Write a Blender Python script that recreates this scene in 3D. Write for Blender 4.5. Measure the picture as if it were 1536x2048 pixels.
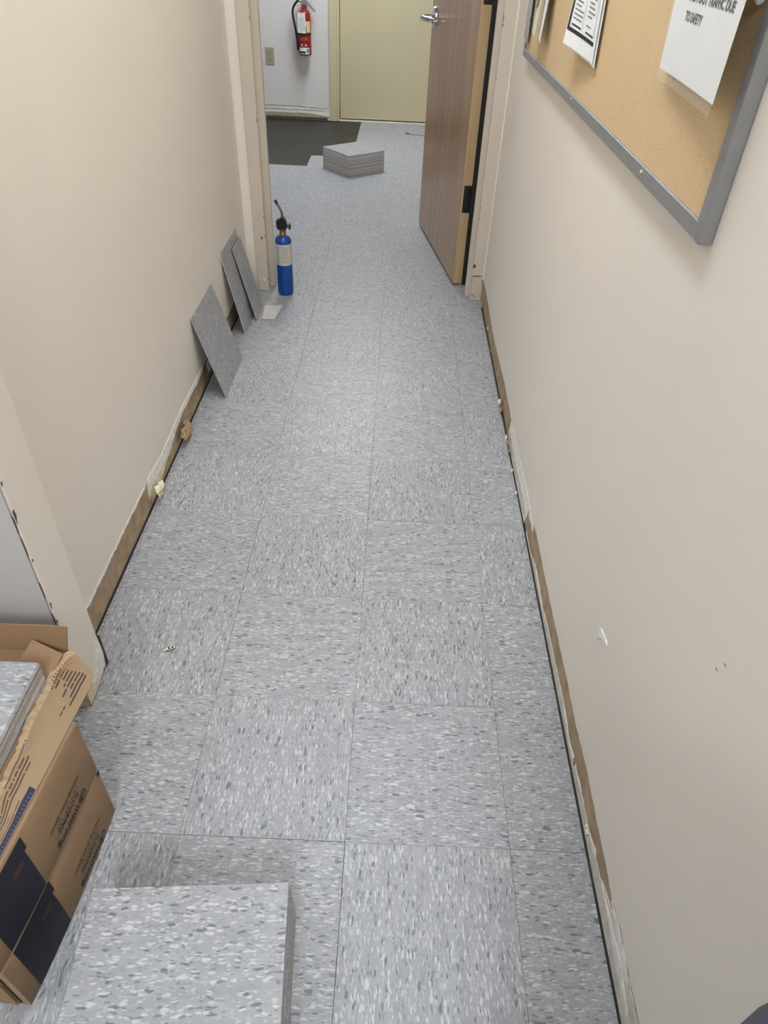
import bpy, bmesh, math, random
from mathutils import Vector, Matrix
random.seed(7)
S = bpy.context.scene
COL = S.collection
for o in list(bpy.data.objects):
    bpy.data.objects.remove(o)

# ------------------------------------------------------------------ camera
def look_axes(yaw, pitch, roll):
    f = Vector((math.sin(yaw)*math.cos(pitch), math.cos(yaw)*math.cos(pitch), -math.sin(pitch)))
    r = Vector((math.cos(yaw), -math.sin(yaw), 0)); u = r.cross(f)
    c, s = math.cos(roll), math.sin(roll)
    return c*r+s*u, c*u-s*r, f
r_, u_, f_ = look_axes(2.56854300e-03, 6.98825389e-01, 4.75436928e-02)
cam = bpy.data.objects.new('camera', bpy.data.cameras.new('camera'))
COL.objects.link(cam)
M = Matrix((r_, u_, -f_)).transposed().to_4x4()
M.translation = Vector((4.14334337e-02, -5.81203983e-01, 1.28788249))
cam.matrix_world = M
cam.data.sensor_fit = 'VERTICAL'; cam.data.sensor_height = 36.0; cam.data.sensor_width = 27.0
cam.data.lens = 1378.496/2048*36.0
cam.data.clip_start = 0.02
S.camera = cam

# ------------------------------------------------------------------ world, exposure
w = bpy.data.worlds.new('world'); S.world = w; w.use_nodes = True
w.node_tree.nodes['Background'].inputs[0].default_value = (0.6, 0.62, 0.65, 1)
w.node_tree.nodes['Background'].inputs[1].default_value = 0.15
S.view_settings.view_transform = 'Standard'; S.view_settings.look = 'None'
S.view_settings.gamma = 1.0; S.view_settings.use_curve_mapping = False
S.view_settings.exposure = 0.0
LAMP = dict(corridor=15.0, rear=30.0, alcove=6.5, far=22.0)

# ------------------------------------------------------------------ helpers
def lin(r, g, b):
    def c(v):
        v /= 255.0
        return v/12.92 if v <= .04045 else ((v+.055)/1.055)**2.4
    return (c(r), c(g), c(b), 1.0)

class NT:
    def __init__(s, name):
        s.m = bpy.data.materials.new(name); s.m.use_nodes = True
        s.t = s.m.node_tree; s.b = s.t.nodes['Principled BSDF']
    def n(s, typ, props=None, **inp):
        nd = s.t.nodes.new(typ)
        for k, v in (props or {}).items(): setattr(nd, k, v)
        for k, v in inp.items(): s.put(nd.inputs[k.replace('_', ' ')] if k.replace('_', ' ') in nd.inputs else nd.inputs[int(k[1:])], v)
        return nd
    def put(s, sock, v):
        if isinstance(v, bpy.types.NodeSocket): s.t.links.new(v, sock)
        else: sock.default_value = v
    def set(s, **kw):
        for k, v in kw.items(): s.put(s.b.inputs[k.replace('_', ' ')], v)
    def math(s, op, a, b=0.0, clamp=False):
        nd = s.n('ShaderNodeMath', dict(operation=op, use_clamp=clamp)); s.put(nd.inputs[0], a); s.put(nd.inputs[1], b); return nd.outputs[0]
    def mix(s, f, a, b):
        nd = s.n('ShaderNodeMix', dict(data_type='RGBA')); s.put(nd.inputs[0], f); s.put(nd.inputs[6], a); s.put(nd.inputs[7], b); return nd.outputs[2]
    def ramp(s, f, lo, hi):
        nd = s.n('ShaderNodeMapRange'); s.put(nd.inputs[0], f); nd.inputs[1].default_value = lo; nd.inputs[2].default_value = hi; return nd.outputs[0]
    def vscale(s, v, sc):
        nd = s.n('ShaderNodeVectorMath', dict(operation='MULTIPLY')); s.put(nd.inputs[0], v); nd.inputs[1].default_value = sc; return nd.outputs[0]
    def vadd(s, a, b):
        nd = s.n('ShaderNodeVectorMath', dict(operation='ADD')); s.put(nd.inputs[0], a); s.put(nd.inputs[1], b); return nd.outputs[0]
    def obj(s): return s.n('ShaderNodeTexCoord').outputs['Object']
    def noise(s, v, scale, detail=3, rough=.55):
        nd = s.n('ShaderNodeTexNoise'); s.put(nd.inputs['Vector'], v); nd.inputs['Scale'].default_value = scale
        nd.inputs['Detail'].default_value = detail; nd.inputs['Roughness'].default_value = rough; return nd
    def bump(s, h, strength=.2, dist=.001):
        nd = s.n('ShaderNodeBump'); s.put(nd.inputs['Height'], h); nd.inputs['Strength'].default_value = strength
        nd.inputs['Distance'].default_value = dist; s.t.links.new(nd.outputs[0], s.b.inputs['Normal'])

def plain(name, rgb, rough=.5, metal=0.0, var=.06, scale=30, spec=.5, bump=0.0):
    t = NT(name); v = t.obj(); n = t.noise(v, scale, 4)
    c = lin(*rgb); d = tuple(x*(1-var*2) for x in c[:3])+(1,); e = tuple(min(1, x*(1+var)) for x in c[:3])+(1,)
    t.set(Base_Color=t.mix(t.ramp(n.outputs[0], .3, .7), d, e), Roughness=rough, Metallic=metal)
    t.b.inputs['Specular IOR Level'].default_value = spec
    if bump: t.bump(n.outputs[0], bump, .002)
    return t.m

def mat_tile():
    t = NT('vinyl_composition'); v = t.obj()
    rnd = t.n('ShaderNodeObjectInfo').outputs['Random']
    off = t.n('ShaderNodeCombineXYZ'); t.put(off.inputs[0], t.math('MULTIPLY', rnd, 57.0)); t.put(off.inputs[1], t.math('MULTIPLY', rnd, 31.7))
    v = t.vadd(v, off.outputs[0])
    wn = t.noise(v, 55, 2)
    wob = t.n('ShaderNodeVectorMath', dict(operation='SCALE')); t.put(wob.inputs[0], wn.outputs['Color']); wob.inputs[3].default_value = .009
    vw = t.vadd(v, wob.outputs[0])
    b1 = t.noise(t.vscale(v, (14, 40, 1)), 1.0, 4).outputs[0]
    col = t.mix(t.ramp(b1, .3, .7), lin(*TILE['lo']), lin(*TILE['hi']))
    def layer(col, sc, seed, thr, bands):
        vv = t.vadd(t.vscale(vw, sc), (seed, seed*1.7, 0))
        vo = t.n('ShaderNodeTexVoronoi', dict(voronoi_dimensions='2D', feature='F1')); t.put(vo.inputs['Vector'], vv)
        vo.inputs['Scale'].default_value = 1.0; vo.inputs['Randomness'].default_value = 1.0
        sep = t.n('ShaderNodeSeparateColor'); t.put(sep.inputs[0], vo.outputs['Color'])
        size = t.math('MULTIPLY', t.math('ADD', sep.outputs[1], .55), thr)
        m = t.ramp(t.math('SUBTRACT', size, vo.outputs['Distance']), 0.0, .06)
        for lo, hi, c, a in bands:
            k = t.math('MULTIPLY', t.math('GREATER_THAN', sep.outputs[0], lo), t.math('LESS_THAN', sep.outputs[0], hi))
            col = t.mix(t.math('MULTIPLY', t.math('MULTIPLY', k, m), a), col, lin(*c))
        return col
    col = layer(col, (120, 420, 1), 11.3, .46, [(.0, .16, (138, 139, 142), .65), (.74, .95, (180, 181, 183), .7)])
    col = layer(col, (85, 330, 1), 3.1, .44, [(.0, .11, (120, 122, 125), .85), (.84, 1.0, (192, 193, 194), .85)])
    col = layer(col, (66, 225, 1), 7.7, .42, [(.0, .045, (108, 110, 114), .9), (.045, .065, (106, 111, 118), .9), (.92, 1.0, (196, 197, 198), .85)])
    tone = t.math('ADD', t.math('MULTIPLY', rnd, .05), .975)
    hsv = t.n('ShaderNodeHueSaturation'); t.put(hsv.inputs['Value'], tone); t.put(hsv.inputs['Color'], col)
    t.set(Base_Color=hsv.outputs[0], Roughness=TILE['rough'])
    t.b.inputs['Specular IOR Level'].default_value = .42
    t.bump(t.noise(v, 130, 3).outputs[0], .10, .0007)
    return t.m
TILE = dict(lo=(150, 151, 154), hi=(163, 164, 167), rough=.40)

def mat_wall(name, rgb, rough=.45):
    t = NT(name); v = t.obj()
    n1 = t.noise(v, 1.3, 3).outputs[0]; n2 = t.noise(v, 90, 3).outputs[0]
    c = lin(*rgb)
    col = t.mix(t.ramp(n1, .25, .75), tuple(x*.95 for x in c[:3])+(1,), tuple(x*1.03 for x in c[:3])+(1,))
    sc = t.noise(t.vscale(v, (18, 18, 9)), 1.0, 5, .65).outputs[0]
    col = t.mix(t.math('MULTIPLY', t.ramp(sc, .74, .80), .35), col, tuple(x*.55 for x in c[:3])+(1,))
    t.set(Base_Color=col, Roughness=rough); t.b.inputs['Specular IOR Level'].default_value = .4
    t.bump(n2, .10, .0008)
    return t.m

def mat_wood(name, a, b, sc, rough, dark=None):
    t = NT(name); v = t.obj()
    n = t.noise(t.vscale(v, sc), 1.0, 5, .6).outputs[0]
    n2 = t.noise(t.vscale(v, (sc[0]*4, sc[1]*4, sc[2]*2)), 1.0, 4, .7).outputs[0]
    col = t.mix(t.ramp(n, .3, .7), lin(*a), lin(*b))
    if dark: col = t.mix(t.math('MULTIPLY', t.ramp(n2, .58, .75), .6), col, lin(*dark))
    t.set(Base_Color=col, Roughness=rough)
    return t.m

def mat_cork():
    t = NT('cork'); v = t.obj()
    vo = t.n('ShaderNodeTexVoronoi'); t.put(vo.inputs['Vector'], v); vo.inputs['Scale'].default_value = 620
    sep = t.n('ShaderNodeSeparateColor'); t.put(sep.inputs[0], vo.outputs['Color'])
    col = t.mix(sep.outputs[0], lin(203, 176, 135), lin(220, 194, 153))
    col = t.mix(t.math('MULTIPLY', t.math('LESS_THAN', sep.outputs[1], .04), .35), col, lin(150, 116, 74))
    n = t.noise(v, 9, 3).outputs[0]
    col = t.mix(t.math('MULTIPLY', t.ramp(n, .35, .7), .25), col, lin(204, 174, 128))
    t.set(Base_Color=col, Roughness=.85); t.bump(vo.outputs['Distance'], .3, .0008)
    return t.m

def mat_mastic():
    t = NT('floor_mastic'); v = t.obj()
    wv = t.n('ShaderNodeTexWave', dict(wave_type='RINGS', rings_direction='Z')); t.put(wv.inputs['Vector'], t.vadd(v, (1.0, -5.3, 0)))
    wv.inputs['Scale'].default_value = 3.2; wv.inputs['Distortion'].default_value = 3; wv.inputs['Detail'].default_value = 3
    n = t.noise(v, 4, 5, .65).outputs[0]
    col = t.mix(t.ramp(n, .35, .7), lin(31, 29, 25), lin(50, 47, 41))
    col = t.mix(t.math('MULTIPLY', wv.outputs[0], .14), col, lin(92, 88, 80))
    t.set(Base_Color=col, Roughness=.55)
    return t.m

def mat_cardboard(name, a, b):
    t = NT(name); v = t.obj()
    n = t.noise(v, 7, 4).outputs[0]; f = t.noise(t.vscale(v, (400, 400, 60)), 1.0, 2).outputs[0]
    col = t.mix(t.ramp(n, .3, .7), lin(*a), lin(*b)); col = t.mix(t.math('MULTIPLY', f, .12), col, lin(90, 66, 40))
    t.set(Base_Color=col, Roughness=.75); t.bump(f, .08, .0005)
    return t.m

MT = {}
def build_mats():
    m = MT
    m['tile'] = mat_tile()
    t = NT('vinyl_cut_edge'); rnd = t.n('ShaderNodeObjectInfo').outputs['Random']
    n = t.noise(t.vscale(t.obj(), (1, 1, 4)), 60, 2).outputs[0]
    f = t.math('ADD', t.math('MULTIPLY', rnd, .75), t.math('MULTIPLY', n, .25))
    t.set(Base_Color=t.mix(f, lin(128, 120, 116), lin(226, 220, 214)), Roughness=.7); m['tile_edge'] = t.m
    m['tile_back'] = plain('tile_underside', (206, 203, 198), .7, var=.08, scale=70)
    m['navy_dark'] = plain('navy_flood_print', (17, 16, 38), .55)
    m['wall'] = mat_wall('beige_paint', (236, 228, 216))
    m['wall_far'] = mat_wall('grey_white_paint', (226, 222, 218))
    m['alcove'] = mat_wall('pale_grey_paint', (200, 196, 192))
    m['ceiling'] = mat_wall('ceiling_white', (225, 224, 220), .8)
    m['frame'] = mat_wall('beige_metal_frame', (208, 196, 180), .38)
    m['paperboard'] = plain('drywall_paper', (174, 152, 126), .85, var=.14, scale=26)
    m['whitepatch'] = plain('white_plaster', (244, 241, 236), .8, var=.10, scale=60, bump=.3)
    m['cream'] = plain('cream_adhesive', (234, 227, 196), .6, var=.12, scale=45, bump=.4)
    m['greypaint'] = plain('scraped_grey_paint', (220, 214, 204), .7, var=.12, scale=40)
    m['scrap'] = plain('torn_paper_brown', (172, 142, 110), .85, var=.25, scale=70)
    m['black'] = plain('black_gap', (14, 13, 12), .7)
    m['mastic'] = mat_mastic()
    m['veneer'] = mat_wood('maple_veneer_brown', (150, 121, 92), (182, 150, 116), (14, 14, .7), .30)
    m['oak'] = mat_wood('oak_edge', (180, 153, 113), (200, 174, 132), (90, 90, 3), .5, (142, 112, 74))
    m['chrome'] = plain('brushed_chrome', (205, 205, 208), .16, 1.0, var=.02)
    m['steel'] = plain('aluminium_grey', (150, 150, 150), .42, .35, var=.03)
    m['hinge'] = plain('dark_bronze_hinge', (70, 66, 64), .4, .8)
    m['red_oxide'] = plain('red_oxide_chip', (120, 42, 34), .6)
    m['dkbrown'] = plain('brown_chip', (92, 74, 58), .7)
    m['yellow'] = mat_wall('yellow_cream_paint', (205, 194, 158), .4)
    m['cork'] = mat_cork()
    m['paper'] = plain('white_paper', (232, 234, 233), .6, var=.015)
    m['paper_green'] = plain('pale_green_paper', (214, 224, 214), .6, var=.02)
    m['ink'] = plain('black_ink', (24, 24, 28), .6)
    m['inkgrey'] = plain('grey_ink', (120, 122, 124), .7)
    m['brown_ink'] = plain('brown_ink', (70, 48, 44), .7)
    m['blueink'] = plain('navy_print', (32, 30, 66), .55)
    m['board1'] = mat_cardboard('cardboard_kraft', (146, 118, 90), (158, 130, 100))
    m['board2'] = mat_cardboard('cardboard_light', (150, 126, 97), (162, 137, 107))
    m['board3'] = mat_cardboard('cardboard_inside', (142, 111, 82), (156, 124, 93))
    m['blue'] = plain('blue_enamel', (16, 74, 150), .28, 0.1, var=.03)
    m['label'] = plain('cream_label', (206, 202, 190), .5, var=.05)
    m['brass'] = plain('brass', (172, 134, 74), .3, .9)
    m['tube'] = plain('heat_stained_tube', (150, 132, 116), .25, .95, var=.15, scale=60)
    m['plastic'] = plain('black_plastic', (22, 22, 24), .4)
    m['red'] = plain('red_enamel', (150, 22, 28), .3, var=.03)
    m['yellowlabel'] = plain('yellow_label', (222, 206, 150), .5)
    m['green'] = plain('dark_green_print', (26, 96, 90), .5)
    m['gold'] = plain('gold_print', (176, 128, 50), .5)
    m['ivory'] = plain('ivory_plastic', (172, 166, 142), .45)
    m['navyplastic'] = plain('navy_plastic', (52, 54, 66), .5)
    t = NT('clear_sleeve'); t.set(Base_Color=(.92, .90, .88, 1), Roughness=.18, Alpha=.14); m['sleeve'] = t.m
    t = NT('cloudy_plastic'); t.set(Base_Color=lin(176, 176, 178), Roughness=.3, Alpha=.9); m['cloudy'] = t.m
build_mats()

def link(name, me, mats, parent=None, loc=(0, 0, 0), rot=None):
    o = bpy.data.objects.new(name, me); COL.objects.link(o)
    for m in (mats if isinstance(mats, (list, tuple)) else [mats]):
        if len(me.materials) < (len(mats) if isinstance(mats, (list, tuple)) else 1): me.materials.append(m)
    o.location = loc
    if rot is not None: o.rotation_euler = rot
    if parent: o.parent = parent
    return o
def fin(bm, name, smooth=False):
    bmesh.ops.recalc_face_normals(bm, faces=bm.faces)
    me = bpy.data.meshes.new(name); bm.to_mesh(me); bm.free()
    if smooth:
        for p in me.polygons: p.use_smooth = True
        try: me.set_sharp_from_angle(angle=math.radians(35))
        except Exception: pass
    return me
def ob(name, bm, mat, parent=None, smooth=False, loc=(0, 0, 0), rot=None):
    return link(name, fin(bm, name, smooth), mat, parent, loc, rot)
def BM(): return bmesh.new()
def box(bm, x0, x1, y0, y1, z0, z1, bev=0.0, mi=0):
    vs = [bm.verts.new(p) for p in ((x0, y0, z0), (x1, y0, z0), (x1, y1, z0), (x0, y1, z0), (x0, y0, z1), (x1, y0, z1), (x1, y1, z1), (x0, y1, z1))]
    fs = [bm.faces.new([vs[i] for i in q]) for q in ((3, 2, 1, 0), (4, 5, 6, 7), (0, 1, 5, 4), (1, 2, 6, 5), (2, 3, 7, 6), (3, 0, 4, 7))]
    if bev:
        es = {e for f in fs for e in f.edges}
        bmesh.ops.bevel(bm, geom=list(es), offset=bev, segments=2, affect='EDGES', profile=.5)
    return bm
def prism(bm, pts, f0, f1):
    """pts 2-D outline; f0/f1 map (a,b) to the two end faces"""
    a = [bm.verts.new(f0(*p)) for p in pts]; b = [bm.verts.new(f1(*p)) for p in pts]
    bm.faces.new(a); bm.faces.new(b[::-1]); n = len(pts)
    for i in range(n): bm.faces.new((a[i], a[(i+1) % n], b[(i+1) % n], b[i]))
    return bm
def xprism(bm, pts, x0, x1): return prism(bm, pts, lambda y, z: (x0, y, z), lambda y, z: (x1, y, z))
def yprism(bm, pts, y0, y1): return prism(bm, pts, lambda x, z: (x, y0, z), lambda x, z: (x, y1, z))
def zprism(bm, pts, z0, z1): return prism(bm, pts, lambda x, y: (x, y, z0), lambda x, y: (x, y, z1))
def lathe(bm, prof, seg=28, c=(0, 0, 0), arc=None):
    a0, a1 = arc if arc else (0, 2*math.pi)
    n = seg if not arc else seg+1
    rings = []
    for r, z in prof:
        rings.append([bm.verts.new((c[0]+r*math.cos(a0+(a1-a0)*i/seg), c[1]+r*math.sin(a0+(a1-a0)*i/seg), c[2]+z)) for i in range(n)])
    for a, b in zip(rings, rings[1:]):
        for i in range(seg):
            j = (i+1) % n
            bm.faces.new((a[i], a[j], b[j], b[i]))
    if not arc:
        if prof[0][0] > 1e-5: bm.faces.new(rings[0][::-1])
        if prof[-1][0] > 1e-5: bm.faces.new(rings[-1])
    return bm
def tube(bm, pts, rad, seg=10, flat=1.0):
    pts = [Vector(p) for p in pts]; rings = []
    rads = rad if isinstance(rad, (list, tuple)) else [rad]*len(pts)
    prev = None
    for i, p in enumerate(pts):
        d = (pts[min(i+1, len(pts)-1)]-pts[max(i-1, 0)]).normalized()
        if prev is None: s = d.orthogonal().normalized()
        else: s = (prev-d*prev.dot(d)).normalized()
        prev = s; t = d.cross(s)
        rings.append([bm.verts.new(p+(s*math.cos(2*math.pi*k/seg)+t*math.sin(2*math.pi*k/seg)*flat)*rads[i]) for k in range(seg)])
    for a, b in zip(rings, rings[1:]):
        for k in range(seg): bm.faces.new((a[k], a[(k+1) % seg], b[(k+1) % seg], b[k]))
    bm.faces.new(rings[0][::-1]); bm.faces.new(rings[-1])
    return bm
def curve_pts(P, n=8):
    P = [Vector(p) for p in P]; out = []
    Q = [P[0]*2-P[1]]+P+[P[-1]*2-P[-2]]
    for i in range(1, len(Q)-2):
        for k in range(n):
            t = k/n; a, b, c, d = Q[i-1], Q[i], Q[i+1], Q[i+2]
            out.append(.5*((2*b)+(c-a)*t+(2*a-5*b+4*c-d)*t*t+(3*b-a-3*c+d)*t**3))
    return out+[P[-1]]
def tag(o, label=None, cat=None, group=None, kind=None):
    if label: o['label'] = label
    if cat: o['category'] = cat
    if group: o['group'] = group
    if kind: o['kind'] = kind
    return o
def struct(o, label=None, cat=None): return tag(o, label, cat, None, 'structure')
def thing(name, label, cat, loc=(0, 0, 0), rot=(0, 0, 0), group=None):
    o = bpy.data.objects.new(name, None); COL.objects.link(o); o.empty_display_size = .05
    o.location = loc; o.rotation_euler = rot
    return tag(o, label, cat, group)
def jag(pts, step=.012, amp=.0022, rnd=random):
    out = []
    for a, b in zip(pts, pts[1:]):
        n = max(1, int(abs(b[0]-a[0])/step)); 
        for i in range(n):
            t = i/n; out.append((a[0]+(b[0]-a[0])*t+rnd.uniform(-.3, .3)*step*(i > 0), a[1]+(b[1]-a[1])*t+rnd.uniform(-amp, amp)))
    out.append(pts[-1]); return out
def text_mesh(s, size, fn, extrude=.0002, bold=0.0, space=1.0, italic=0.0, xs=1.0):
    """lettering as a mesh; fn maps (u, v, w) with u along the line, v up, w out of the surface"""
    cu = bpy.data.curves.new('lettering', 'FONT'); cu.body = s; cu.size = size; cu.extrude = extrude
    cu.offset = bold; cu.space_character = space; cu.shear = italic; cu.resolution_u = 3
    o = bpy.data.objects.new('lettering', cu); COL.objects.link(o)
    bpy.context.view_layer.update()
    me = bpy.data.meshes.new_from_object(o.evaluated_get(bpy.context.evaluated_depsgraph_get()))
    bpy.data.objects.remove(o)
    for v in me.vertices: v.co = fn(v.co.x*xs, v.co.y, v.co.z)
    return me

# ------------------------------------------------------------------ dimensions
XL, XR = -.620, .449          # corridor walls
YD = 2.505                    # doorway wall, corridor side
YF = 6.27                     # far wall
YC = .262                     # outside corner of the left wall
H = 2.5
T = .3048

# ------------------------------------------------------------------ structure: floor and tiles
floor = struct(ob('floor', box(BM(), -3.2, 2.4, -4.0, YF+.6, -.12, -.0035), MT['mastic']), 'dark trowelled mastic floor under the grey speckled vinyl tiles', 'floor')

def tile_mesh(w, d, th=.0032, bev=.0003, name='floor_tile'):
    bm = BM(); box(bm, -w/2, w/2, -d/2, d/2, -th, 0, 0)
    top = [e for e in bm.edges if all(v.co.z > -1e-6 for v in e.verts)]
    bmesh.ops.bevel(bm, geom=top, offset=bev, segments=1, affect='EDGES')
    bmesh.ops.recalc_face_normals(bm, faces=bm.faces)
    for f in bm.faces: f.material_index = 0 if f.normal.z > .3 else 1
    return fin(bm, name)
_tc = {}
def lay(x0, x1, y0, y1, turned):
    """one floor tile; turned = streaks run along the corridor"""
    g = .00026
    w, d = round(x1-x0-2*g, 4), round(y1-y0-2*g, 4)
    if w < .004 or d < .004: return
    if turned: w, d = d, w
    if (w, d) not in _tc:
        _tc[(w, d)] = tile_mesh(w, d)
    o = link('floor_tile', _tc[(w, d)], [MT['tile'], MT['tile_edge']], floor, ((x0+x1)/2+random.uniform(-.00018, .00018), (y0+y1)/2+random.uniform(-.00018, .00018), random.uniform(-.00025, .0001)))
    o.rotation_euler = (0, 0, (math.pi/2 if turned else 0)+(math.pi if random.random() < .5 else 0))
def chk(i, j): return (i+j) % 2 == 0      # column i, row j
for j in range(-6, 8):
    y0, y1 = j*T, (j+1)*T
    for i in range(-6, 2):
        x0, x1 = i*T, (i+1)*T
        tr = ((i+j) % 2 != 0)             # column -1 row 0 streaks run along the corridor
        if i == 1: x1 = XR-.0035; tr = False if j == 0 else tr
        if i < -2 and y0 >= YC: continue
        if i < -2 and y1 > YC: y1c = YC-.004
        else: y1c = y1
        lay(x0, x1, y0, y1c, tr)
    if y0 >= YC or y1 > YC: lay(XL+.003, -2*T, max(y0, YC+.1), y1, (j % 2 == 0))
YT = 2.598
for i in range(-2, 2): lay(max(i*T, XL), min((i+1)*T, XR+.1), 8*T, YT, (i % 2 == 0))
for k in range(0, 13):
    y0 = YT+k*T-.005; y1 = min(y0+T, 6.30)
    for i in range(-6, 4):
        x0, x1 = i*T, (i+1)*T
        if (i <= -3 and k >= 7) or (i == -2 and k >= 8): continue    # not laid yet: dark patch
        lay(x0, x1, y0, y1, (i+k) % 2 == 0)

# ------------------------------------------------------------------ structure: walls
def wall(name, x0, x1, y0, y1, z0, z1, mat, label): return struct(ob(name, box(BM(), x0, x1, y0, y1, z0, z1), mat), label, 'wall')

# left corridor wall: paint skin torn off along the bottom, drywall paper bared below
LT = [(YC+.108, .090), (.543, .085), (.612, .095), (.744, .089), (.908, .082), (.928, .093), (1.066, .080), (1.203, .087), (1.316, .092), (1.428, .090), (1.578, .086), (1.897, .087), (2.014, .092), (2.195, .083), (2.35, .09), (YD+.004, .088)]
wl = struct(ob('wall_left', box(BM(), XL-.12, XL-.003, YC+.02, YD+.1, 0.0, H), MT['wall']), 'beige painted corridor wall on the left with torn drywall paper along its foot', 'wall')
jl = jag(LT)
ob('paint_layer', xprism(BM(), jl+[(YD+.004, H), (YC+.108, H)], XL-.0028, XL), MT['wall'], wl)
ob('drywall_paper', xprism(BM(), [(YC+.05, .004), (YD+.004, .004), (YD+.004, .12), (YC+.05, .12)], XL-.0029, XL-.0016), MT['paperboard'], wl)
cr_top = [(.925, .092), (1.066, .080), (1.203, .087), (1.316, .092), (1.428, .090), (1.60, .086)]
cr_bot = [(1.60, .076), (1.588, .076), (1.47, .080), (1.316, .080), (1.20, .058), (1.164, .046), (1.114, .040), (1.053, .024), (.985, .016), (.94, .010), (.919, .022)]
ob('adhesive_patch', xprism(BM(), jag(cr_top)+jag(cr_bot, amp=.003), XL-.0015, XL+.0005), MT['cream'], wl)
wt = [(.930, .095), (1.066, .083), (1.203, .090), (1.316, .095), (1.428, .093), (1.60, .089)]
wb = [(1.60, .078), (1.50, .070), (1.428, .074), (1.316, .076), (1.203, .064), (1.066, .050), (.94, .050)]
ob('plaster_edge', xprism(BM(), jag(wt, amp=.001)+jag(wb), XL-.0012, XL+.0012), MT['whitepatch'], wl)
for (y0, y1, zz) in ((.43, .60, .090), (.60, .9, .09), (1.88, 2.24, .088)):
    ob('plaster_edge', xprism(BM(), jag([(y0, zz+.004), (y1, zz+.002)], amp=.002)+jag([(y1, zz-.007), (y0, zz-.004)], amp=.003), XL-.0012, XL+.0008), MT['whitepatch'], wl)
ob('adhesive_patch', xprism(BM(), jag([(1.66, .07), (1.80, .075)], amp=.004)+jag([(1.80, .02), (1.67, .03)], amp=.006), XL-.0015, XL+.0003), MT['whitepatch'], wl)
def crumple(name, mat, parent, c, sx, sy, sz, seed, tip=None):
    """a small stiff scrap of torn paper, folded over on itself"""
    r = random.Random(seed); bm = BM(); n, m = 5, 4; g = []
    for i in range(n):
        row = []
        for k in range(m):
            u, v = i/(n-1)-.5, k/(m-1)-.5
            row.append(bm.verts.new((c[0]+sx*(.5-abs(v)*.9+r.uniform(-.25, .25)), c[1]+sy*u*(1-.3*abs(v))+r.uniform(-.1, .1)*sy, c[2]+sz*v+r.uniform(-.12, .12)*sz)))
        g.append(row)
    for i in range(n-1):
        for k in range(m-1): bm.faces.new((g[i][k], g[i+1][k], g[i+1][k+1], g[i][k+1]))
    o = ob(name, bm, mat, parent)
    md = o.modifiers.new('thick', 'SOLIDIFY'); md.thickness = .0012
    return o
crumple('paper_scrap', MT['cream'], wl, (XL+.012, .962, .034), .030, .052, .036, 3)
crumple('paper_scrap', MT['scrap'], wl, (XL+.012, 1.262, .036), .030, .10, .044, 5)
crumple('paper_scrap', MT['scrap'], wl, (XL+.004, .925, .030), .010, .02, .024, 8)

# outside corner with a thickened bead and the grey return wall
wc = struct(ob('wall_corner', box(BM(), XL-.1, -.563, YC+.002, YC+.108, 0.012, H, .004), MT['wall']), 'thickened beige outside corner at the near end of the left wall, chipped at its foot', 'wall')
ob('plaster_patch', xprism(BM(), jag([(YC+.004, .010), (YC+.100, .013)], amp=.002)+[(YC+.107, .05), (YC+.104, .10)]+jag([(YC+.098, .128), (YC+.07, .07), (YC+.04, .045), (YC+.004, .05)], amp=.004), -.5632, -.5615), MT['whitepatch'], wc)
ob('adhesive_patch', xprism(BM(), jag([(YC+.001, .006), (YC+.06, .004)], amp=.002)+jag([(YC+.055, .03), (YC+.001, .055)], amp=.006), -.5625, -.5602), MT['cream'], wc)
ob('torn_edge', xprism(BM(), jag([(YC+.104, .006), (YC+.110, .10)], step=.002, amp=.002)+[(YC+.112, .10), (YC+.113, .006)], -.585, -.560), MT['dkbrown'], wc)
ob('exposed_board', box(BM(), -.60, -.565, YC-.001, YC+.09, 0.0, .014), MT['cream'], wc)
for z, h, d in ((.592, .010, .004), (.514, .030, .006), (.425, .008, .003), (.306, .016, .004), (.265, .008, .003)):
    ob('chip', prism(BM(), jag([(0, 0), (d*.6, h*.4), (d, h*.5)], step=.002, amp=.001)+jag([(d*.7, h), (0, h*.9)], step=.002, amp=.001), lambda a, b, z=z: (-.5634, YC+.0025+a, z+b), lambda a, b, z=z: (-.5626, YC+.0025+a, z+b)), MT['dkbrown'], wc)
r9 = random.Random(9); ed = []
for i in range(60): ed.append((-.5655+r9.uniform(-.0012, .0012), .1+i*.03))
wa = struct(ob('wall_alcove', box(BM(), -3.2, -.5655, YC, YC+.02, 0.0, H), MT['alcove']), 'pale grey return wall behind the cartons', 'wall')
ob('chipped_edge', yprism(BM(), ed+[(-.5665, 1.87), (-.5665, .1)], YC-.0004, YC+.002), MT['dkbrown'], wa)

# right corridor wall
RT = [(YD+.002, .098), (2.279, .098), (2.045, .081), (1.909, .076), (1.701, .086), (1.58, .090), (1.413, .084), (1.34, .078), (1.167, .082), (.949, .087), (.828, .083), (.799, .088), (.687, .085), (.568, .086), (.485, .084), (.41, .085), (.328, .088), (.244, .083), (.157, .087), (.115, .093), (.047, .088), (-.018, .087), (-.062, .087), (-.114, .080), (-.158, .090), (-.205, .085), (-1.0, .085)]
wr = struct(ob('wall_right', box(BM(), XR+.003, XR+.12, -4.0, YD+.1, 0.0, H), MT['wall']), 'beige painted corridor wall on the right under the pinboard', 'wall')
ob('paint_layer', xprism(BM(), jag(RT)+[(-1.0, 0.0), (-4.0, 0.0), (-4.0, H), (YD+.002, H)], XR, XR+.0028), MT['wall'], wr)
ob('drywall_paper', xprism(BM(), [(YD, .004), (-1.0, .004), (-1.0, .12), (YD, .12)], XR+.0016, XR+.0029), MT['paperboard'], wr)
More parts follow.
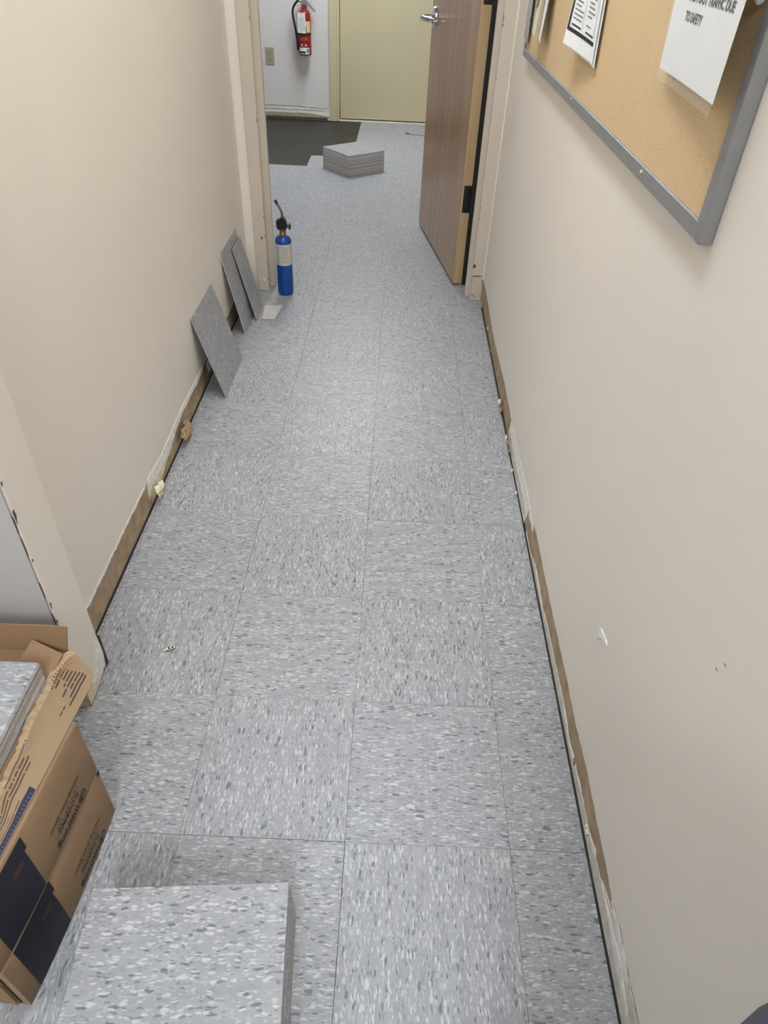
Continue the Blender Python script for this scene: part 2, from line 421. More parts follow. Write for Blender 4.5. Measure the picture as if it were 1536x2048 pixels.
# white plaster and leftover paint along the strip
ob('plaster_patch', xprism(BM(), jag([(1.355, .078), (1.167, .083), (.949, .088), (.828, .083)], amp=.002)+jag([(.826, .058), (.87, .062), (.895, .055), (.906, .075), (.915, .045), (.93, .006), (1.10, .004), (1.30, .005), (1.36, .03)], amp=.003), XR+.0003, XR+.0016), MT['whitepatch'], wr)
ob('leftover_paint', xprism(BM(), jag([(.93, .035), (.99, .045), (1.15, .040), (1.33, .05)], amp=.003)+jag([(1.35, .003), (.925, .003)], amp=.001), XR-.0003, XR+.0004), MT['greypaint'], wr)
LO = [(.89, .006), (.803, .004), (.735, .027), (.70, .029), (.592, .018), (.534, .026), (.375, .030), (.289, .033), (.223, .021), (.178, .028), (.097, .032), (.041, .030), (-.014, .038), (-.06, .040), (-.072, .050), (-.11, .060), (-.135, .074), (-.2, .076), (-1.0, .08)]
ob('leftover_paint', xprism(BM(), jag(LO, amp=.0018)+jag([(-1.0, .002), (.89, .002)], amp=.0008, step=.05), XR+.0004, XR+.0016), MT['greypaint'], wr)
for pts in ([(.72, .027), (.66, .030), (.60, .018), (.61, .014), (.70, .022)], [(.30, .034), (.20, .024), (.10, .034), (.11, .028), (.22, .016), (.29, .026)], [(.02, .032), (-.02, .052), (-.03, .04), (-.01, .03)],
            [(-.07, .045), (-.20, .060), (-.26, .040), (-.16, .034)], [(-.11, .076), (-.17, .088), (-.215, .080), (-.23, .066), (-.17, .060)], [(1.30, .08), (.95, .09), (.90, .08), (.95, .066), (1.2, .070)]):
    ob('plaster_streak', xprism(BM(), jag(pts+[pts[0]], amp=.001, step=.02)[:-1], XR-.0004, XR+.0005), MT['whitepatch'], wr)
for y, z, s_, mt, sd in ((1.565, .018, .026, 'whitepatch', 11), (1.545, .022, .02, 'scrap', 12), (1.52, .016, .024, 'scrap', 13), (1.335, .020, .024, 'cream', 14), (1.30, .022, .022, 'scrap', 15), (1.27, .014, .020, 'scrap', 16), (1.17, .010, .014, 'whitepatch', 17), (1.06, .008, .012, 'whitepatch', 18), (1.945, .03, .012, 'scrap', 19), (2.10, .05, .012, 'whitepatch', 20), (.02, .045, .016, 'cream', 21), (.152, .055, .012, 'scrap', 22), (.715, .055, .008, 'scrap', 23)):
    crumple('paper_scrap', MT[mt], wr, (XR-.006, y, z), -s_*.5, s_*1.1, s_*.8, sd)
pl_ = [(.27, .313), (.262, .326), (.255, .334), (.234, .338), (.213, .341), (.211, .336), (.215, .332), (.238, .326), (.246, .318), (.255, .304), (.263, .295), (.265, .299), (.256, .312), (.262, .312)]
ob('peeled_paint', xprism(BM(), pl_, XR-.0015, XR+.0002), MT['whitepatch'], wr)
for pts in ([(-.065, .648), (-.069, .6475), (-.073, .649), (-.069, .6488)], [(-.056, .628), (-.060, .6275), (-.064, .629), (-.060, .6288)]):
    ob('scuff_mark', xprism(BM(), pts, XR-.0003, XR+.0002), MT['dkbrown'], wr)
ob('caulk_bead', xprism(BM(), [(YD-.012, .10), (YD+.004, .10), (YD+.004, H), (YD-.012, H)], XR-.004, XR+.001), MT['wall'], wr)

# doorway wall with hollow-metal frame
DH = 2.06
wd = struct(ob('wall_doorway', box(box(box(BM(), -3.2, -.577, YD+.008, YD+.180, 0, H), .447, 2.4, YD+.008, YD+.180, 0, H), -.577, .447, YD+.008, YD+.180, DH, H), MT['wall']), 'beige wall around the doorway at the end of the corridor', 'wall')
fr = struct(ob('trim_1', box(box(box(BM(), -.577, -.552, YD-.002, YD+.184, 0.001, DH), .424, .449, YD-.002, YD+.184, 0.001, DH), -.577, .449, YD-.002, YD+.184, DH-.025, DH), MT['frame']), 'beige hollow metal door frame with chipped paint', 'door frame')
ob('casing', box(BM(), -.578, -.528, YD-.004, YD+.016, 0.001, DH+.02, .0015), MT['frame'], fr)
ob('casing', box(BM(), .397, .4485, YD-.004, YD+.016, 0.001, DH+.02, .0015), MT['frame'], fr)
ob('casing', box(BM(), -.577, .449, YD-.004, YD+.016, DH-.03, DH+.02, .0015), MT['frame'], fr)
ob('door_stop', box(BM(), -.553, -.506, YD+.052, YD+.078, 0.001, DH, .0015), MT['frame'], fr)
ob('door_stop', box(BM(), .377, .425, YD+.036, YD+.062, 0.001, DH, .0015), MT['frame'], fr)
ob('rabbet', box(BM(), -.553, -.535, YD+.014, YD+.054, 0.001, DH), MT['frame'], fr)
ob('rabbet', box(BM(), .405, .425, YD+.014, YD+.040, 0.001, DH), MT['frame'], fr)
ob('gap_shade_strip', box(BM(), .3675, .3868, YD+.138, YD+.154, 0.014, DH-.03, .001), MT['black'], fr)  # black strip added to stand in for the shade in the hinge gap
ob('rabbet', box(BM(), .3868, .425, YD+.060, YD+.184, 0.001, DH), MT['frame'], fr)
r5 = random.Random(5)
for k in range(26):          # chipped paint along the frame's arrises
    z = r5.uniform(.02, 1.1); s_ = r5.uniform(.004, .014)
    left = k % 2 == 0
    x = -.5283 if left else .3972
    d = r5.uniform(.0015, .004)*(-1 if left else 1)
    ob('paint_chip', yprism(BM(), [(x, z), (x+d*.7, z+s_*.3), (x+d, z+s_*.6), (x, z+s_)], YD-.0046, YD-.0034), MT['dkbrown'], fr)
for x0, x1, z, h in ((.3975, .408, .150, .018), (.3975, .446, .112, .004), (.4385, .446, .092, .003), (.400, .418, .026, .003), (.412, .420, .016, .003)):
    ob('paint_chip', yprism(BM(), [(x0, z), (x0+(x1-x0)*.5, z-.001), (x1, z+h*.4), (x1-(x1-x0)*.3, z+h), (x0, z+h*.8)], YD-.0048, YD-.0034), MT['red_oxide'], fr)
ob('paint_chip', yprism(BM(), [(-.548, .235), (-.541, .232), (-.543, .246), (-.549, .244)], YD-.0048, YD-.0034), MT['red_oxide'], fr)
ob('paint_chip', yprism(BM(), [(-.552, .055), (-.546, .045), (-.541, .052), (-.545, .058), (-.551, .068)], YD-.0048, YD-.0034), MT['whitepatch'], fr)

# enclosing walls and ceiling
wall('wall_rear', -3.2, XR+.12, -4.12, -4.0, 0, H, MT['wall'], 'beige wall closing the corridor behind the viewpoint')
wall('wall_alcove_left', -3.3, -3.2, -4.0, YC+.02, 0, H, MT['alcove'], 'pale grey wall at the far side of the alcove')
wall('wall_far_left', -2.35, -2.25, YD+.11, YF+.1, 0, H, MT['wall_far'], 'grey white wall on the left of the far room')
wall('wall_far_right', 1.55, 1.65, YD+.11, YF+.1, 0, H, MT['wall_far'], 'grey white wall on the right of the far room')
struct(ob('ceiling', box(BM(), -3.3, 2.4, -4.12, YF+.4, H, H+.1), MT['ceiling']), 'plain white ceiling', 'ceiling')

# far wall
wf = struct(ob('wall_far', box(box(BM(), -2.3, -.577, YF, YF+.12, .0, H), .52, 1.6, YF, YF+.12, .0, H), MT['wall_far']), 'grey white far wall with scraped base, extinguisher and socket', 'wall')
ob('wall_header', box(BM(), -.577, .52, YF, YF+.12, 2.08, H), MT['wall_far'], wf)
ob('exposed_strip', yprism(BM(), jag([(-2.2, .104), (-.84, .104), (-.66, .097), (-.578, .085)], amp=.003)+[(-.578, .004), (-2.2, .004)], YF-.002, YF), MT['whitepatch'], wf)
ob('exposed_strip', yprism(BM(), jag([(-2.2, .052), (-.75, .052), (-.70, .045), (-.62, .036), (-.578, .03)], amp=.002)+[(-.578, .022), (-2.2, .022)], YF-.004, YF-.001), MT['ivory'], wf)
ob('scraped_line', yprism(BM(), jag([(-2.2, .106), (-.85, .106), (-.60, .093)], amp=.002)+jag([(-.60, .090), (-.85, .102), (-2.2, .101)], amp=.002), YF-.0045, YF-.001), MT['ivory'], wf)
ob('scraped_line', yprism(BM(), jag([(-2.2, .079), (-.72, .078), (-.60, .074)], amp=.002)+jag([(-.60, .0725), (-.72, .0755), (-2.2, .0765)], amp=.001), YF-.0045, YF-.001), MT['paperboard'], wf)
ob('scraped_line', yprism(BM(), jag([(-2.2, .022), (-.66, .022), (-.60, .030)], amp=.002)+[(-.60, .003), (-2.2, .003)], YF-.003, YF-.001), MT['dkbrown'], wf)

# far yellow door and its frame
d2 = struct(ob('door_2', box(BM(), -.492, .43, YF+.045, YF+.090, .016, 2.05, .001), MT['yellow']), 'flush pale yellow door in the far wall', 'door')
f2 = struct(ob('trim_2', box(box(box(BM(), -.578, -.515, YF-.022, YF+.1, .001, 2.08, .002), .44, .52, YF-.022, YF+.1, .001, 2.08, .002), -.578, .52, YF-.022, YF+.1, 2.055, 2.10, .002), MT['yellow']), 'pale yellow frame of the far door', 'door frame')
ob('door_stop', box(BM(), -.516, -.497, YF+.012, YF+.044, .001, 2.06, .001), MT['yellow'], f2)
ob('threshold', box(BM(), -.53, .46, YF+.012, YF+.11, -.003, .006, .002), MT['greypaint'], f2)

# ------------------------------------------------------------------ open brown door (structure)
hx, hy = .326, 2.666; ang = math.atan2(.151, .874)
d1 = bpy.data.objects.new('door_1', None); COL.objects.link(d1); d1.location = (hx, hy, 0); d1.rotation_euler = (0, 0, ang)
struct(d1, 'brown veneered door standing open into the far room with a chrome lever', 'door')
LW, LTk = .900, .0455        # local: +y along the leaf from the hinge edge, +x through its thickness
ob('leaf', box(BM(), 0, LTk, .004, LW, .012, 2.035, .0012), MT['veneer'], d1)
ob('oak_edge', box(BM(), .0008, LTk-.0008, 0, .0042, .012, 2.035), MT['oak'], d1)
for z in (.335, 1.092, 1.80):
    hg = ob('hinge', box(BM(), .009, LTk+.006, -.0015, .0015, z, z+.114, .0006), MT['hinge'], d1)
    tube(bm := BM(), [(LTk+.008, .000, z), (LTk+.008, .000, z+.114)], .0065, 12)
    ob('knuckle', bm, MT['hinge'], hg, True)
    for q, (a, b) in enumerate(((.021, .018), (.032, .045), (.021, .07), (.032, .097))):
        bm = BM(); lathe(bm, [(0, .0), (.0036, .0003), (.0042, .001)], 10)
        for v in bm.verts: v.co = Vector((a+v.co.x, -.0027+v.co.z, z+b+v.co.y))
        ob('screw_head', bm, MT['black'], hg)
# lever set: rose, spindle and return lever
zl, yl = .985, .832
bm = BM(); lathe(bm, [(.0435, 0), (.0435, .004), (.040, .010), (.022, .015), (.016, .018)], 32)
for v in bm.verts: v.co = Vector((-v.co.z, yl+v.co.x, zl+v.co.y))
hd = ob('lever_handle', bm, MT['chrome'], d1, True)
tube(bm := BM(), [(-.012, yl, zl), (-.064, yl, zl)], [.012, .0105], 16); ob('spindle', bm, MT['chrome'], hd, True)
tube(bm := BM(), curve_pts([(-.058, yl+.010, zl), (-.067, yl-.004, zl), (-.064, yl-.026, zl-.002), (-.050, yl-.052, zl-.004), (-.034, yl-.074, zl-.006), (-.026, yl-.108, zl-.007)]), .0125, 14, .5)
ob('lever', bm, MT['chrome'], hd, True)
ob('lever_return', box(BM(), -.030, -.008, yl-.112, yl-.094, zl-.024, zl-.004, .003), MT['chrome'], hd)
ob('latch_plate', box(BM(), .010, .036, LW-.0005, LW+.0012, zl-.03, zl+.03), MT['steel'], d1)

# ------------------------------------------------------------------ ceiling lights (all above the frame)
def fixture(x, y, wx, wy, strength, label):
    t = thing('ceiling_light', label, 'light', (x, y, H), group='ceiling lights')
    ob('frame', box(BM(), -wx/2-.03, wx/2+.03, -wy/2-.03, wy/2+.03, -.045, -.0005, .004), MT['ceiling'], t)
    m = NT('diffuser_glow'); m.set(Base_Color=(.9, .9, .9, 1), Emission_Color=(.88, .935, 1.0, 1), Emission_Strength=strength)
    ob('diffuser', box(BM(), -wx/2, wx/2, -wy/2, wy/2, -.052, -.0455), m.m, t)
fixture(-.085, 1.05, .30, 1.8, LAMP['corridor'], 'long ceiling light over the middle of the corridor')
fixture(-.085, -2.4, .60, 1.2, LAMP['rear'], 'long ceiling light over the corridor behind the viewpoint')
fixture(-1.75, -.9, .60, 1.2, LAMP['alcove'], 'wide ceiling light over the alcove on the left')
fixture(-.28, 5.1, .60, 1.2, LAMP['far'], 'wide ceiling light in the far room beyond the door')

# ------------------------------------------------------------------ tile things
TM = tile_mesh(T, T, .0032, .0006, 'vinyl_tile')
for v in TM.vertices: v.co.z += .0032        # origin at the underside
def loose_tile(loc, rot, label, group=None, mesh=TM, name='vinyl_tile'):
    o = link(name, mesh, [MT['tile'], MT['tile_edge']], None, loc); o.rotation_euler = rot
    return tag(o, label, 'tile', group)
def stack(cx, cy, z0, n, rz, labels, group, jit, slide=(0, 0), seed=1, pitch=.00322):
    r = random.Random(seed)
    for k in range(n):
        top = k == n-1; q = 1-k/(n-1)
        dx, dy = (0, 0) if top else (r.uniform(-jit, jit)+slide[0]*q, r.uniform(-jit, jit)+slide[1]*q)
        loose_tile((cx+dx, cy+dy, z0+k*pitch), (0, 0, rz+(0 if top else r.uniform(-.006, .006))+(math.pi if r.random() < .5 else 0)), labels[1] if top else labels[0], group)
stack(-.221, -.2885, .0002, 40, .075, ('grey speckled vinyl tile lower down in the nearest floor stack', 'light grey speckled vinyl tile topmost on the nearest floor stack'), 'vinyl tiles stacked on the near floor', .0010, (.004, .004), 3)
stack(-.275, 4.68, .0002, 42, math.radians(45-5), ('grey vinyl tile lower down in the far room stack', 'grey vinyl tile topmost on the turned stack in the far room'), 'vinyl tiles stacked in the far room', .0015, (0, 0), 4)

def lean(xb, y0, tilt, label, up=0.0, width=T, yaw=0.0):
    """a tile standing on its edge and leaning back on the left wall; xb = foot"""
    me = TM if width == T else tile_mesh(T, width, .0032, .0006, 'vinyl_tile')
    o = link('vinyl_tile', me, [MT['tile'], MT['tile_edge']], None)
    # local x runs up the slope, local z is the face normal
    ux = Vector((-math.sin(tilt), 0, math.cos(tilt))); nz = Vector((math.cos(tilt), 0, math.sin(tilt))); uy = nz.cross(ux)
    R = Matrix((ux, uy, nz)).transposed().to_4x4()
    R = Matrix.Rotation(yaw, 4, 'Z') @ R
    c = Vector((xb, y0+width/2, .0004))+ux*(T/2+up)
    if width == T: c -= nz*.0032
    R.translation = c; o.matrix_world = R
    return tag(o, label, 'tile', 'tiles leaning on the left wall')
lean(-.5315, 1.541, math.radians(16.3), 'whole grey vinyl tile leaning alone on the left wall, nearest the camera')
lean(-.5545, 2.045, math.radians(11.9), 'rearmost grey vinyl tile of the three leaning beside the door frame')
lean(-.5505, 2.033, math.radians(11.9), 'tallest standing grey vinyl tile of the three leaning beside the door frame', .078)
lean(-.5310, 2.181, math.radians(13.9), 'narrow cut grey vinyl tile leaning in front beside the door frame', 0, .158)
bm = zprism(BM(), [(-.512, 2.192), (-.457, 2.194), (-.443, 2.342), (-.523, 2.339)], .0003, .0034)
bmesh.ops.recalc_face_normals(bm, faces=bm.faces)
for f in bm.faces: f.material_index = 0 if abs(f.normal.z) > .3 else 1
for v in bm.verts: v.co -= Vector((-.483, 2.267, 0))
tag(ob('tile_offcut', bm, [MT['tile_back'], MT['tile_edge']], None, False, (-.483, 2.267, 0)), 'small grey tile offcut lying flat by the torch', 'tile')

# ------------------------------------------------------------------ cartons on the left
CA = Vector((-.43672, .03833)); CD = Vector((-.08912, -.99602)); CN = Vector((.99602, -.08912))   # far corner, along the side, outwards
def cp(a, o, z): return (CA.x+CD.x*a+CN.x*o, CA.y+CD.y*a+CN.y*o, z)
CL, CW, CH = .3105, .315, .1475
def carton(zb, label, seed):
    t = thing('tile_carton', label, 'box', cp(CL/2, -CW/2, zb), group='stacked tile cartons')
    L = lambda a, o, z: tuple(Vector(cp(a, o, z))-Vector(cp(CL/2, -CW/2, 0)))
    bm = BM(); n = 10
    # body with slightly bowed long side
    rings = []
    for z in (0.0, .004, CH*.5, CH-.004, CH-.0005):
        q = []
        for i in range(n+1):
            a = CL*i/n; bow = .005*math.sin(math.pi*i/n)*(1 if z < CH*.6 else .6)
            ins = .0025 if z in (0.0, CH-.0005) else 0
            q.append(bm.verts.new(L(a, bow-ins, z)))
        q.append(bm.verts.new(L(CL-.002, -CW, z))); q.append(bm.verts.new(L(.002, -CW, z))); rings.append(q)
    for a, b in zip(rings, rings[1:]):
        m = len(a)
        for i in range(m): bm.faces.new((a[i], a[(i+1) % m], b[(i+1) % m], b[i]))
    bm.faces.new(rings[0][::-1]); bm.faces.new(rings[-1])
    body = ob('body', bm, MT['board1'], t, True)
    def surf(a, z, w=0.0):
        k = 1 if z <= CH*.5 else 1-.4*(z-CH*.5)/(CH*.5-.004)
        return L(a, .005*math.sin(math.pi*min(1, max(0, a/CL)))*k+.0004+w, z)
    def sheet(name, outline_fn, mat, na=10):
        bm = BM(); A = [];
        a0, a1, z0, z1 = outline_fn
        g = [[bm.verts.new(surf(a0+(a1-a0)*i/na, z0+(z1-z0)*k/4, .0002)) for k in range(5)] for i in range(na+1)]
        for i in range(na):
            for k in range(4): bm.faces.new((g[i][k], g[i+1][k], g[i+1][k+1], g[i][k+1]))
        return ob(name, bm, mat, t)
    sheet('navy_print', (.190, .284, .0035, CH-.004), MT['navy_dark'])
    sheet('navy_print', (.184, .191, CH-.034, CH-.004), MT['navy_dark'], 2)
    sheet('printed_box', (.2005, .225, CH-.052, CH-.038), MT['brown_ink'], 3)
    for v in t.children[-1].data.vertices: v.co += Vector((CN.x, CN.y, 0))*.0003
    # lettering, printed upside down on the long side
    z1, z2, z3 = .014, .038, .062
    def put(s, size, a0, zz, xs, bold=0.0, sp=1.0, it=0.0, width=None):
        me = text_mesh(s, size, lambda u, v, w_: (u, v, w_), 0, bold, sp, it)
        xsz = [v.co.x for v in me.vertices]; k = width/(max(xsz)-min(xsz)); x0 = min(xsz)
        for v in me.vertices: v.co = Vector(surf(a0+(v.co.x-x0)*k, zz-v.co.y, .00022))
        link('lettering', me, MT['ink'], t)
    # ring logo with a slanted A
    bm = BM(); R1, R2 = .0108, .0093; c = (.0545, z1+.002)
    ro = [(c[0]+R1*math.cos(x*math.pi/16), c[1]+R1*math.sin(x*math.pi/16)) for x in range(32)]
    ri = [(c[0]+R2*math.cos(x*math.pi/16), c[1]+R2*math.sin(x*math.pi/16)) for x in range(32)]
    vo = [bm.verts.new(surf(a, max(.001, z), .00025)) for a, z in ro]; vi = [bm.verts.new(surf(a, max(.001, z), .00025)) for a, z in ri]
    for i in range(32): bm.faces.new((vo[i], vo[(i+1) % 32], vi[(i+1) % 32], vi[i]))
    ob('ring_logo', bm, MT['ink'], t)
    put('A', .0215, .0475, z1+.009, 1, .0002, 1, .35, width=.0150)
    put('rmstrong', .0205, .0655, z1+.0065, 1, .00022, .98, 0, width=.0765)
    put('FLOORING', .0150, .0620, z2+.0055, 1, .0001, 1.1, 0, width=.0660)
    put('COUVRE-SOL', .0085, .0560, z2+.0150, 1, 0, 1.5, 0, width=.0740)
    put('Inspiring Great Spaces', .0135, .0450, z3+.0045, 1, 0, 1.0, .25, width=.0980)
    if seed == 1:     # split corner seam at the near end
        ob('corner_gap', prism(BM(), [(0, .010), (.003, .010), (.0045, .08), (.003, CH-.006), (0, CH-.008)], lambda a, b: L(CL-.001, -.012-a, b), lambda a, b: L(CL+.0012, -.012-a, b)), MT['black'], t)
        ob('end_flap', prism(BM(), [(-.30, .004), (-.020, .004), (-.020, CH*.62), (-.12, CH*.75), (-.30, CH*.80)], lambda a, b: L(CL+.0006, a, b), lambda a, b: L(CL+.0032, a, b)), MT['board3'], t)
        ob('corner_hole', prism(BM(), [(.0, CH-.012), (.006, CH-.010), (.008, CH-.002), (.0, CH-.001)], lambda a, b: surf(a, b, .0004), lambda a, b: surf(a, b, .0010)), MT['black'], t)
    return t
carton(.0004, 'brown tile carton with navy print on the floor, lower of the two closed ones', 1)
carton(.0004+CH, 'brown tile carton with navy print resting on the lowest closed one', 2)

# torn open carton on top: tray bottom, laid-over side flap, standing end panel, tab
ZT = .0008+2*CH
tc = thing('open_tile_carton', 'torn open cardboard carton on top with printed flap and brown end panel', 'box', (-.66, -.04, ZT))
O = Vector((-.66, -.04, ZT))
def tl(pts): return [tuple(Vector(p)-O) for p in pts]
ob('bottom', zprism(BM(), [(a+.66, b+.04) for a, b in ((-.823, -.195), (-.490, -.195), (-.505, .10), (-.512, .15), (-.823, .15))], 0, .003), MT['board3'], tc)
outer = [(-.442, .134), (-.4365, .113), (-.444, .026), (-.451, -.066), (-.457, -.130), (-.4595, -.155), (-.4615, -.186), (-.4635, -.215)]
inner = [(-.492, .176), (-.503, .167), (-.509, .145), (-.5105, .127), (-.5105, .103), (-.5105, .081), (-.5095, .038), (-.505, -.002), (-.500, -.031), (-.500, -.048), (-.497, -.072), (-.499, -.091), (-.490, -.121), (-.489, -.160), (-.488, -.215)]
def resample(P, n):
    P = [Vector(p) for p in P]; L = [0]
    for a, b in zip(P, P[1:]): L.append(L[-1]+(b-a).length)
    out = []
    for i in range(n):
        s = L[-1]*i/(n-1); k = max(j for j in range(len(L)) if L[j] <= s+1e-9); k = min(k, len(P)-2)
        out.append(P[k].lerp(P[k+1], (s-L[k])/(L[k+1]-L[k])))
    return out
N = 60; oo = resample(outer, N); ii = resample(inner, N); rr = random.Random(21)
def strip_z(t, i):           # flap: dips over the carton's edge, curls up a little at the torn edge
    return .0035+.0025*math.sin(i*.37)*t*t+.004*t*t-.002*(1-t)**4+.012*t**3*min(1, max(0, (i-18)/12))
bm = BM(); g = []
for i in range(N):
    row = []; j = rr.uniform(-.0022, .0022)
    for k in range(7):
        t = k/6; p = oo[i].lerp(ii[i], t)
        row.append(bm.verts.new((p.x+.66+(j if k >= 6 else 0), p.y+.04, strip_z(t, i))))
    g.append(row)
for i in range(N-1):
    for k in range(6):
        f = bm.faces.new((g[i][k], g[i+1][k], g[i+1][k+1], g[i][k+1])); f.material_index = 1 if k >= 5 else 0
fl_ = ob('torn_flap', bm, [MT['board2'], plain('cardboard_torn_core', (182, 158, 126), .9, var=.12, scale=90, bump=.5)], tc)
md = fl_.modifiers.new('thick', 'SOLIDIFY'); md.thickness = .0022; md.offset = -1
def on_flap(i, t, up=.0006):
    i = max(0, min(N-1.001, i)); a = int(i); q = i-a
    p = oo[a].lerp(oo[a+1], q).lerp(ii[a].lerp(ii[a+1], q), t)
    return (p.x+.66, p.y+.04, strip_z(t, i)+up)
def flap_bars(name, lines, mat):
    bm = BM()
    for t0, t1, i0, i1 in lines:
        m = max(2, int((i1-i0)*2))
        for k in range(m):
            if rr.random() < .06: continue
            s = i0+(i1-i0)*k/m; e = i0+(i1-i0)*(k+.78)/m
            bm.faces.new([bm.verts.new(on_flap(*q)) for q in ((s, t0), (e, t0), (e, t1), (s, t1))])
    return ob(name, bm, mat, tc)
L1 = [(.20+.085*k, .20+.085*k+.04, 2.5+.5*k, 13-(k % 3)*1.7-k*.3) for k in range(7)]
L1 += [(.80, .83, 6, 12), (.30, .335, 14, 17)]
flap_bars('printed_lines', L1, MT['brown_ink'])
flap_bars('printed_lines', [(.52, .56, 31, 57), (.62, .66, 30, 57), (.72, .76, 31, 50), (.30, .33, 40, 57), (.42, .44, 44, 57), (.84, .87, 27, 40)], MT['brown_ink'])
bm = BM()                    # navy edge band along the fold
for i in range(36, 54):
    bm.faces.new([bm.verts.new(on_flap(*q, .0008)) for q in ((i, .02), (i+1, .02), (i+1, .24), (i, .24))])
ob('navy_band', bm, MT['blueink'], tc)
bm = BM()
for i in range(37, 53):      # faint pale ticks of print on the navy band
    bm.faces.new([bm.verts.new(on_flap(*q, .0011)) for q in ((i+.3, .06), (i+.45, .06), (i+.45, .14), (i+.3, .14))])
ob('printed_ticks', bm, MT['inkgrey'], tc)
bm = BM()                    # barcode-like bars at the far end of the flap
for k in range(9):
    i = 2.0+k*.95; t0 = .66+.012*k
    bm.faces.new([bm.verts.new(on_flap(*q)) for q in ((i, t0), (i+.35, t0), (i+.35, t0+.17), (i, t0+.17))])
ob('printed_bars', bm, plain('brown_bar_ink', (150, 104, 66), .7), tc)
# standing end panel
bm = BM(); n = 16; lo, hi = [], []
for i in range(n+1):
    x = -.823+(-.503+.823)*i/n
    lo.append((x, .178, ZT+.001)); hi.append((x+.006*(i/n), .193+rr.uniform(-.001, .001), ZT+.050+rr.uniform(-.0008, .0008)))
vl = [bm.verts.new(p) for p in tl(lo)]; vh = [bm.verts.new(p) for p in tl(hi)]
for i in range(n): bm.faces.new((vl[i], vl[i+1], vh[i+1], vh[i]))
o = ob('end_panel', bm, MT['board3'], tc); md = o.modifiers.new('thick', 'SOLIDIFY'); md.thickness = .0035
ob('floor_strip', zprism(BM(), [(a+.66, b+.04) for a, b in ((-.823, .148), (-.512, .148), (-.503, .180), (-.823, .180))], -.001, .0015), MT['board3'], tc)
bm = BM(); vs = [bm.verts.new(p) for p in tl([(-.558, .178, ZT+.028), (-.500, .158, ZT+.018), (-.508, .118, ZT+.004), (-.578, .122, ZT+.004)])]
bm.faces.new(vs); o = ob('corner_tab', bm, MT['board3'], tc); md = o.modifiers.new('thick', 'SOLIDIFY'); md.thickness = .003
stack(-.6655, -.041, ZT+.0035, 15, .005, ('grey vinyl tile lower down inside the open carton', 'light grey vinyl tile topmost in the open carton'), 'vinyl tiles in the open carton', .0009, (0, 0), 8)

# ------------------------------------------------------------------ blow torch
tx, ty = -.4495, 2.487
to = thing('blow_torch', 'blue gas cylinder torch with bent metal nozzle standing in the doorway', 'torch', (tx, ty, 0))
ob('cylinder', lathe(BM(), [(.026, .0), (.033, .003), (.0350, .012), (.0355, .03), (.0355, .232), (.0345, .243), (.030, .252), (.020, .259), (.0125, .262)], 32), MT['blue'], to, True)
ob('label', lathe(BM(), [(.0358, .138), (.0358, .229)], 40), MT['label'], to, True)
bm = BM(); r3 = random.Random(3)
for k in range(15):
    z = .145+k*.0054
    for (a0, a1) in ((-2.5, -1.95), (-1.75, -.9)):
        a = a0
        while a < a1-.08 and r3.random() < .95:
            b = min(a1, a+r3.uniform(.05, .18)); m = 3
            for q in range(m):
                s, e = a+(b-a)*q/m, a+(b-a)*(q+1)/m
                bm.faces.new([bm.verts.new((.0361*math.cos(x), .0361*math.sin(x), zz)) for x, zz in ((s, z), (e, z), (e, z+.0018), (s, z+.0018))])
            a = b+.04
ob('printed_lines', bm, MT['inkgrey'], to)
ob('brass_collar', lathe(BM(), [(.013, .260), (.0148, .262), (.0148, .274), (.0135, .276), (.0148, .278), (.0148, .286), (.012, .288)], 24), MT['brass'], to, True)
bm = BM(); prism(bm, [(-.021, .287), (.016, .287), (.022, .294), (.022, .304), (.015, .316), (.010, .336), (-.007, .336), (-.010, .325), (-.024, .325), (-.024, .304)], lambda a, b: (a, -.015, b), lambda a, b: (a, .015, b))
bmesh.ops.bevel(bm, geom=list(bm.edges), offset=.0025, segments=2, affect='EDGES'); ob('torch_head', bm, MT['plastic'], to, True)
ob('trigger', box(BM(), -.0215, -.009, -.006, .006, .319, .331, .002), MT['brass'], to)
tube(bm := BM(), [(.021, 0, .299), (.030, 0, .299)], .004, 10); ob('valve_stem', bm, MT['plastic'], to)
bm = BM(); lathe(bm, [(.010, 0), (.0135, .001), (.0135, .007), (.010, .008)], 12)
for v in bm.verts: v.co = Vector((.028+v.co.z, v.co.x, .299+v.co.y))
ob('valve_knob', bm, MT['plastic'], to)
tube(bm := BM(), curve_pts([(.001, 0, .332), (.002, 0, .346), (.0, 0, .356), (-.006, 0, .370), (-.022, 0, .400)], 6), .0048, 14); ob('nozzle', bm, MT['tube'], to, True)
tube(bm := BM(), [(-.0175, 0, .3905), (-.0245, 0, .4045)], .0056, 14); ob('nozzle_tip', bm, MT['hinge'], to, True)

# ------------------------------------------------------------------ small scraps on the floor
sc = thing('striped_scrap', 'tiny curled paper scrap with black stripes on the floor tiles', 'scrap', (-.436, .424, .0006), (0, 0, .45))
bm = BM(); g = []
for i in range(9):
    u = i/8-.5; wv = .0046*(1-(2*u)**2)+.0006
    g.append([bm.verts.new((u*.030, k*wv-.0022, .0004+abs(k)*.0035*(1-(2*u)**2))) for k in (-1, 0, 1)])
for i in range(8):
    for k in range(2):
        f = bm.faces.new((g[i][k], g[i+1][k], g[i+1][k+1], g[i][k+1])); f.material_index = 1 if (i in (3, 5, 7) and k == 1) or k == 0 and i in (1, 2, 4, 6) else 0
o = ob('paper', bm, [MT['cream'], MT['ink']], sc); md = o.modifiers.new('thick', 'SOLIDIFY'); md.thickness = .0006
tl2 = thing('scraper', 'thin dark scraper lying on the floor by the far door', 'tool', (.17, 5.87, .0006), (0, 0, math.radians(-16)))
ob('blade', box(BM(), -.055, .10, -.004, .004, 0, .004, .001), MT['steel'], tl2)
